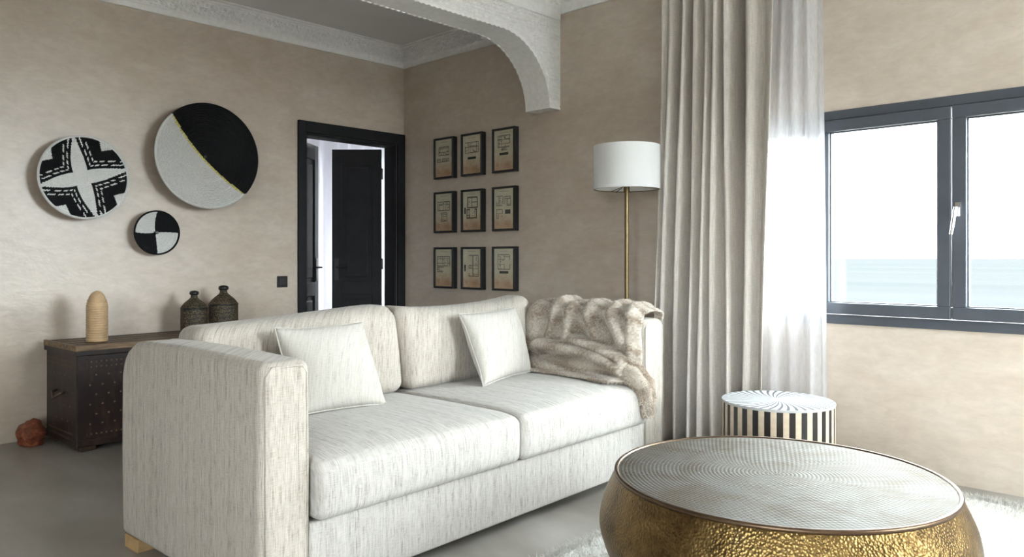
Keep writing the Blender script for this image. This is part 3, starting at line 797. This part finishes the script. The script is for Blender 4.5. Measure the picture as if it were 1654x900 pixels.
rl = thing('curtain_rail', 'slim white curtain rail above the linen curtain', 'curtain rail', (3.3, -.14, 3.02))
MB().box(-.75, 3.0, -.03, .03, .0, .025).build('track', 'stucco', rl)
for k in range(4): MB().box(-.6+k*1.1, -.57+k*1.1, .0, .14, .006, .02).build('bracket', 'stucco', rl)

# ------------------------------------------------------------------ chest
CH = (0.585, -2.872, 0); CR = math.radians(2.5)
chest = thing('studded_chest', 'old dark brown studded wooden chest with slatted lid against the wall', 'chest', CH, CR)
# local: x from -depth..0 (0 = front), y along wall from 0
CD, CL, CHH = 0.515, 1.32, 0.628
def chest_mat():
    n = NT('chest_leather'); v = n.coord(); f = n.noise(v, 7, 6, .65); f2 = n.noise(n.coord((1, 1, .3)), 22, 4)
    c = n.ramp(f, [(.3, (.009, .005, .0045)), (.55, (.022, .0115, .010)), (.78, (.065, .034, .022))])
    c = n.mix(n.ramp(f2, [(.55, (0, 0, 0)), (.75, (.4, .4, .4))]), c, (.09, .048, .030)); n.bsdf(c, .48, 0, n.bump(f2, .3, .006)); M['chest_leather'] = n.m
    n = NT('lid_wood'); v = n.coord((1, .15, 1)); f = n.noise(v, 30, 4)
    n.bsdf(n.ramp(f, [(.3, (.07, .042, .022)), (.55, (.22, .14, .075)), (.75, (.36, .25, .14))]), .55, 0, n.bump(f, .3, .004)); M['lid_wood'] = n.m
chest_mat()
MB().box(-CD, 0, 0, CL, .05, CHH-.06).build('body', 'chest_leather', chest, bevel=.006)
MB().box(-CD-.006, .010, -.010, CL+.01, .03, .075).build('plinth', 'chest_leather', chest, bevel=.008)
for fx in (-CD+.01, -.10):
    for fy in (.02, CL-.12): MB().box(fx, fx+.09, fy, fy+.09, 0, .031).build('foot', 'dark_wood', chest, bevel=.006)
MB().box(-CD-.01, .012, -.012, CL+.012, CHH-.06, CHH-.014).build('lid', 'chest_leather', chest, bevel=.005)
MB().box(-CD-.01, .014, -.014, .004, CHH-.030, CHH+.004).box(.0, .016, -.014, CL+.012, CHH-.030, CHH+.004).build('lid_edge', 'lid_wood', chest, bevel=.003)
for k in range(7):
    x = -CD+.005+k*.069; MB().box(x, x+.055, .006, CL, CHH-.016, CHH).build('lid_slat', 'lid_wood' if k % 2 else 'chest_leather', chest, bevel=.003)
for y in (.0, ):
    MB().box(.0, .006, y+.0, y+.05, .06, CHH-.06).box(-.05, .002, -.006, 0, .06, CHH-.06).build('corner_strap', 'chest_leather', chest, bevel=.002)
sd = MB()
def stud(p, nrm, r):
    nrm = Vector(nrm); a = nrm.orthogonal().normalized(); b = nrm.cross(a); p = Vector(p)
    ringv = [p+(a*math.cos(t)+b*math.sin(t))*r for t in np.linspace(0, 2*PI, 8, endpoint=False)]; r2 = [p+nrm*r*.5+(a*math.cos(t)+b*math.sin(t))*r*.6 for t in np.linspace(0, 2*PI, 8, endpoint=False)]
    sd.add(ringv+r2+[p+nrm*r*.7], [(i, (i+1) % 8, 8+(i+1) % 8, 8+i) for i in range(8)]+[(8+i, 8+(i+1) % 8, 16) for i in range(8)])
for zz in (.53, .50, .10): 
    for k in range(18): stud((-CD+.02+k*.0275, -.001, zz), (0, -1, 0), .006)
    for k in range(46): stud((.001, .02+k*.0285, zz), (1, 0, 0), .006)
for i in range(6):
    for j in range(18):
        yy = .07+j*.07+(.035 if i % 2 else 0)
        if yy < CL-.03: stud((.001, yy, .16+i*.058), (1, 0, 0), .0065)
for i in range(4):
    for j in range(5): stud((-.42+j*.09+(.045 if i % 2 else 0), -.001, .17+i*.09), (0, -1, 0), .006)
for k in range(4):
    for j in range(42): stud((-CD+.10+k*.13, .03+j*.03, CHH+.0002), (0, 0, 1), .006)
simple('stud_iron', (0.18, 0.13, 0.10), 0.4, 0.8)
s_ = sd.build('stud_rows', 'stud_iron', chest, smooth=True); s_['kind'] = 'stuff'
h = MB().tube([(-CD*.62, -.004, .34), (-CD*.62, -.03, .33), (-CD*.5, -.045, .30), (-CD*.38, -.03, .33), (-CD*.38, -.004, .34)], .008, 8).build('side_handle', 'stud_iron', chest, smooth=True)

# objects standing on the chest
def ch2w(x, y, z):
    c, s = math.cos(CR), math.sin(CR); return (CH[0]+c*x-s*y, CH[1]+s*x+c*y, z)
simple('turned_wood', (0.55, 0.38, 0.22), 0.55, nscale=25, nvar=0.15, bump=0.1); simple('turned_wood_light', (0.64, 0.48, 0.31), 0.55, nscale=25, nvar=0.12)
bz = CHH+.0045
bx, by = 0.40, -2.705
bh = thing('beehive_carving', 'ringed pale wooden dome carving standing on the studded chest', 'carving', (bx, by, bz))
pr = [(.0005, 0), (.060, 0), (.0615, .004)]
nr = 17
for k in range(nr):
    z0 = .006+k*.0148; z1 = z0+.0148
    def rad(z): 
        return .0605 if z < .20 else .0605*math.sqrt(max(0, 1-((z-.20)/.112)**2))
    pr += [(rad(z0)-.0025, z0), (rad((z0+z1)/2)+.001, z0+.005), (rad((z0+z1)/2)+.001, z1-.003), (rad(z1)-.0025, z1)]
pr += [(rad(.275), .275), (rad(.295), .295), (rad(.306), .306), (.0005, .313)]
MB().lathe(pr, 40).build('ringed_body', 'turned_wood', bh, angle=60)
def bottle(label, x, y, r, h, seed):
    z0 = bz; t = thing('woven_bottle', label, 'bottle', (x, y, z0), 0, 'woven bottles on the chest')
    n = NT('bottle_weave%d' % seed); tc = n.n('ShaderNodeTexCoord'); sp = n.n('ShaderNodeSeparateXYZ'); n.l(tc.outputs['Object'], sp.inputs[0])
    vo = n.n('ShaderNodeTexVoronoi'); vo.inputs['Scale'].default_value = 120; n.l(tc.outputs['Object'], vo.inputs['Vector'])
    band = n.math('SINE', n.math('MULTIPLY', sp.outputs[2], 210.0))
    c = n.ramp(vo.outputs['Distance'], [(.12, (.20, .155, .075)), (.40, (.085, .062, .030)), (.62, (.02, .015, .010))])
    c = n.mix(n.ramp(band, [(.80, (0, 0, 0)), (.95, (.8, .8, .8))]), c, (.018, .014, .010))
    n.bsdf(c, .6, 0, n.bump(vo.outputs['Distance'], .5, .004)); M[n.m.name] = n.m
    k = h/.30
    pr = [(.0005, 0), (r*.93, 0), (r, .02*k), (r*1.0, .165*k), (r*.97, .185*k), (r*.72, .215*k), (r*.40, .240*k), (r*.27, .255*k), (r*.25, .272*k)]
    MB().lathe(smoothprof(pr[1:], 3), 40).build('body', n.m.name, t, smooth=True)
    MB().lathe([(r*1.0, .176*k-.006), (r*1.045, .176*k-.004), (r*1.045, .176*k+.002), (r*.99, .176*k+.005)], 40).build('shoulder_band', 'ebony', t, smooth=True)
    MB().lathe([(r*.25, .270*k), (r*.33, .274*k), (r*.36, .286*k), (r*.31, .298*k), (r*.15, .303*k), (.0005, .304*k)], 24).build('stopper', 'ebony', t, smooth=True)
    return t
bottle('smaller dark brown woven bottle, closer to the beehive carving', .27, -2.043, .088, .285, 1)
bottle('taller dark olive woven bottle, further from the beehive carving', .27, -1.832, .098, .315, 2)

# red stone on the floor
rk = bmesh.new(); bmesh.ops.create_icosphere(rk, subdivisions=4, radius=1)
for v in rk.verts:
    p = v.co; q = 1+.10*math.sin(3*p.x+1)*math.sin(4*p.y)+.07*math.sin(7*p.z+2*p.x)+.03*math.sin(13*p.y+5*p.x)
    v.co = Vector((p.x*.085*q, p.y*.078*q, max(p.z*.088*q, -.068)+.068))
me = bpy.data.meshes.new('red_stone'); rk.to_mesh(me); rk.free()
n = NT('red_stone_mat'); f = n.noise(n.coord(), 26, 6, .7); n.bsdf(n.ramp(f, [(.35, (.10, .024, .010)), (.55, (.26, .068, .028)), (.72, (.46, .19, .10))]), .6, 0, n.bump(f, .7, .02)); M['red_stone_mat'] = n.m
me.materials.append(n.m)
for p in me.polygons: p.use_smooth = True
o = bpy.data.objects.new('red_stone', me); COL.objects.link(o); o.location = (.16, -3.00, 0)
tag(o, 'rough rust-red stone on the floor beside the chest', 'stone')

# ------------------------------------------------------------------ woven wall baskets
def basket(name, label, y, z, R, depth, coils, pattern, wall_gap=.03):
    t = thing(name, label, 'wall basket', (wall_gap, y, z), 0, 'woven baskets on the wall')
    seg = 220; sub = 4; nrad = coils*sub
    def prof(q): return depth*(0.35+0.65*q**2.2)         # shallow dish, rim furthest from the wall
    rs = np.linspace(.004, 1, nrad+1); P = np.zeros((nrad+1, seg, 3)); th = np.linspace(0, 2*PI, seg, endpoint=False)
    for i, q in enumerate(rs):
        b = abs(math.sin(PI*q*coils))*R/coils*.75
        P[i, :, 0] = prof(q)+b; P[i, :, 1] = R*q*np.cos(th); P[i, :, 2] = R*q*np.sin(th)
    mb = MB().grid(P, closed_v=True)
    cols = []
    for i in range(nrad):
        qc = (i+.5)/nrad if pattern is pat_star else (math.floor(i/sub)+.5)/coils
        for j in range(seg):
            a = (th[j]+PI/seg); cols.append(pattern(qc, a, j))
    o = mb.build('weave', 'basket_fibre', t, smooth=True); cols = np.array(cols)*rng.uniform(.86, 1.08, (len(cols), 1)); set_col(o, np.clip(cols, 0, 1))
    rimc = pattern(1.0, 0, 0)
    Q = [[(prof(1)*f+.0, R*rr_*math.cos(a), R*rr_*math.sin(a)) for a in th] for f, rr_ in ((1.02, .995), (1.0, 1.012), (.85, 1.010), (.5, .95), (.18, .75), (.10, .4), (.10, .01))]
    rb = MB().grid(Q, closed_v=True); ro = rb.build('back_weave', 'basket_fibre', t, smooth=True)
    rc_ = []
    for k in range(6):
        for j in range(seg): rc_.append(pattern(1.0, th[j], j) if k < 2 else (.28, .25, .21))
    set_col(ro, rc_); return t, prof
WHITE = (.74, .73, .72); BLACK = (.010, .010, .011)
def pat_star(q, a, j):
    # four white petals, black fields with white chevrons
    if q > .955: return WHITE
    b = (a-math.radians(15)+PI*8) % (PI/2)-PI/4             # angle from the middle of a black field
    pet = PI/4-abs(b)                                       # angle from the nearest petal axis
    w = np.interp(q, [0, .15, .3, .5, .7, .9, 1], [.17, .15, .165, .145, .10, .05, .03])
    edge = q*math.sin(pet)-w
    if edge < 0: return WHITE
    for c in (.085, .185):
        if abs(edge-c) < .017: return WHITE if (j//2) % 3 else BLACK
    if q > .78 and abs(b)*q < (q-.78)*1.0: return WHITE
    return BLACK
def pat_half(q, a, j):
    y, z = q*math.cos(a), q*math.sin(a)
    # dividing diagonal from upper left to lower right, slightly bowed
    d = (y+z)*.7071 - .05*q*q + .03
    if q > .97: return BLACK if d > 0 else (.70, .69, .67)
    if q < .035: return BLACK
    if -.030 < d < .006: return (.66, .57, .12) if int(q*34) % 2 else (.50, .45, .20)
    return BLACK if d > 0 else (.60, .585, .575)
def pat_quarter(q, a, j):
    if q > .93 or q < .07: return BLACK
    aa = (a - math.radians(8)*(1-q)) % (2*PI); k = int(aa/(PI/2))
    return BLACK if k in (0, 2) else (.66, .65, .64)
b1, _ = basket('woven_basket', 'black and white basket with a four-petal star on the wall', -2.69, 1.667, .268, .10, 24, pat_star)
b2, pf = basket('woven_basket', 'largest basket, half black and half pale grey with yellow diagonal', -1.882, 1.880, .375, .12, 34, pat_half)
b3, _ = basket('woven_basket', 'smallest basket with black and grey quarters on the wall', -2.222, 1.322, .153, .065, 16, pat_quarter)
for b, R_ in ((b2, .012), (b3, .012)):
    k = MB(); k.tube([(.03, 0, 0), (.062, 0, 0)], [.012, .010], 12).build('centre_knot', 'ebony', b, angle=40)

# ------------------------------------------------------------------ light switch
sw = thing('light_switch', 'square black light switch beside the door', 'switch', (0, -1.221, .912))
MB().box(.0, .009, -.045, .045, 0, .09).build('plate', 'black_metal', sw, bevel=.003)
MB().box(.009, .013, -.028, .028, .017, .073).build('rocker', 'gasket', sw, bevel=.002)

# ------------------------------------------------------------------ nine framed plans
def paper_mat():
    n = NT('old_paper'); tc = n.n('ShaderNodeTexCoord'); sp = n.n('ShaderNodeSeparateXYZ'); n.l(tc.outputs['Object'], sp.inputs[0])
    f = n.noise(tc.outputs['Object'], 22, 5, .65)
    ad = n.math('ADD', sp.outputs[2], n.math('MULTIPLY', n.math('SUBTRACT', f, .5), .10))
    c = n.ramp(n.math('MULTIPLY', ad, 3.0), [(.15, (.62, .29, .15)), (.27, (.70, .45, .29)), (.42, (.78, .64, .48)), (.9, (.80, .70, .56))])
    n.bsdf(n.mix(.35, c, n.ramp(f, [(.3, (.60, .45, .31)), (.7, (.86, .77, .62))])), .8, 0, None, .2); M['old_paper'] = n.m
paper_mat()
M['ink'] = simple('ink', (0.03, 0.027, 0.024), 0.7); simple('red_stamp', (0.45, 0.12, 0.06), 0.8)
FW, FH, FD = .252, .350, .05
where = [['top row, beside the door corner', 'top row, centre column', 'top row, below the arch end'],
         ['middle row, beside the door corner', 'centre of the nine-frame grid', 'middle row, towards the floor lamp'],
         ['bottom row, beside the door corner', 'bottom row, centre column', 'bottom row, towards the floor lamp']]
frame_mb = None; proto = {}
for r in range(3):
    for c in range(3):
        x = (.470, .818, 1.186)[c]; ztop = (2.172, 1.710, 1.237)[r]
        t = thing('picture_frame', 'black box frame with old floor plan, '+where[r][c], 'picture', (x, 0, ztop-FH), 0, 'nine framed floor plans')
        if not proto:
            w = .017
            proto['frame'] = MB().box(0, FW, -FD, 0, 0, w).box(0, FW, -FD, 0, FH-w, FH).box(0, w, -FD, 0, w, FH-w).box(FW-w, FW, -FD, 0, w, FH-w).build('frame', 'black_metal', t, bevel=.002)
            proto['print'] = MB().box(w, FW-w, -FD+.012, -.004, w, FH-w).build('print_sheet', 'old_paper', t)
            pr_ = proto['print']
            proto['glass'] = MB().box(w-.002, FW-w+.002, -FD+.006, -FD+.008, w-.002, FH-w+.002).build('glass_pane', 'glass', t)
        else:
            link_copy(proto['frame'], t); link_copy(proto['glass'], t); pr_ = link_copy(proto['print'], t)
        # ink drawing, flat on the sheet
        R_ = random.Random(r*3+c+40); yk = -FD+.0115; d = MB()
        def ln(x0, z0, x1, z1, w=.0022): 
            d.add([(min(x0, x1)-w/2, yk, min(z0, z1)-w/2), (max(x0, x1)+w/2, yk, min(z0, z1)-w/2), (max(x0, x1)+w/2, yk, max(z0, z1)+w/2), (min(x0, x1)-w/2, yk, max(z0, z1)+w/2)], [(0, 1, 2, 3)])
        def plan(x0, z0, x1, z1, nx, nz, w=.0026, keep=.75):
            xs = [x0]+sorted(R_.uniform(x0+.01, x1-.01) for _ in range(nx-1))+[x1]; zs = [z0]+sorted(R_.uniform(z0+.01, z1-.01) for _ in range(nz-1))+[z1]
            for i, X in enumerate(xs):
                for j in range(len(zs)-1):
                    if R_.random() < (keep if 0 < i < nx else .9):
                        ln(X, zs[j], X, zs[j+1]-R_.choice((0, .006)), w if 0 < i < nx else w*1.5)
            for j, Z in enumerate(zs):
                for i in range(len(xs)-1):
                    if R_.random() < (keep if 0 < j < nz else .9): ln(xs[i], Z, xs[i+1]-R_.choice((0, .006)), Z, w if 0 < j < nz else w*1.5)
            for _ in range(nx*nz//2): X, Z = R_.uniform(x0, x1-.01), R_.uniform(z0, z1-.01); ln(X, Z, X+R_.uniform(.003, .012), Z+.002, .003)
        ln(.08, .312, .172, .312, .0022)
        kind = (r*3+c)
        spec = [[(.06, .20, .19, .27, 4, 3), (.04, .145, .19, .17, 5, 2)], [(.045, .19, .20, .275, 5, 4)], [(.06, .20, .19, .29, 4, 4), (.10, .175, .16, .19, 3, 1)],
                [(.045, .19, .20, .265, 5, 3), (.09, .10, .165, .17, 3, 3)], [(.075, .20, .19, .285, 2, 2), (.065, .115, .18, .185, 4, 2)], [(.045, .20, .115, .275, 3, 3), (.135, .20, .20, .27, 3, 3), (.045, .10, .11, .17, 2, 2)],
                [(.04, .19, .20, .27, 4, 3), (.04, .14, .12, .18, 3, 2)], [(.09, .11, .20, .28, 4, 5)], [(.06, .17, .19, .285, 3, 4)]][kind]
        wk = .0056 if kind == 4 else .0034
        for s_ in spec: plan(*s_, w=wk)
        if kind in (1, 2, 8): ln(.08, .14, .17, .152, .008)
        if kind == 5: ln(.14, .135, .195, .165, .004)
        if kind in (4, 7): ln(.035, .15, .05, .20, .004)
        for k in range(5): ln(.13, .035+k*.011, .13+R_.uniform(.05, .085), .035+k*.011, .0012)
        for k in range(3): ln(.045, .05+k*.012, .045+R_.uniform(.02, .05), .05+k*.012, .0012)
        d.build('ink_drawing', 'ink', pr_)['kind'] = 'stuff'
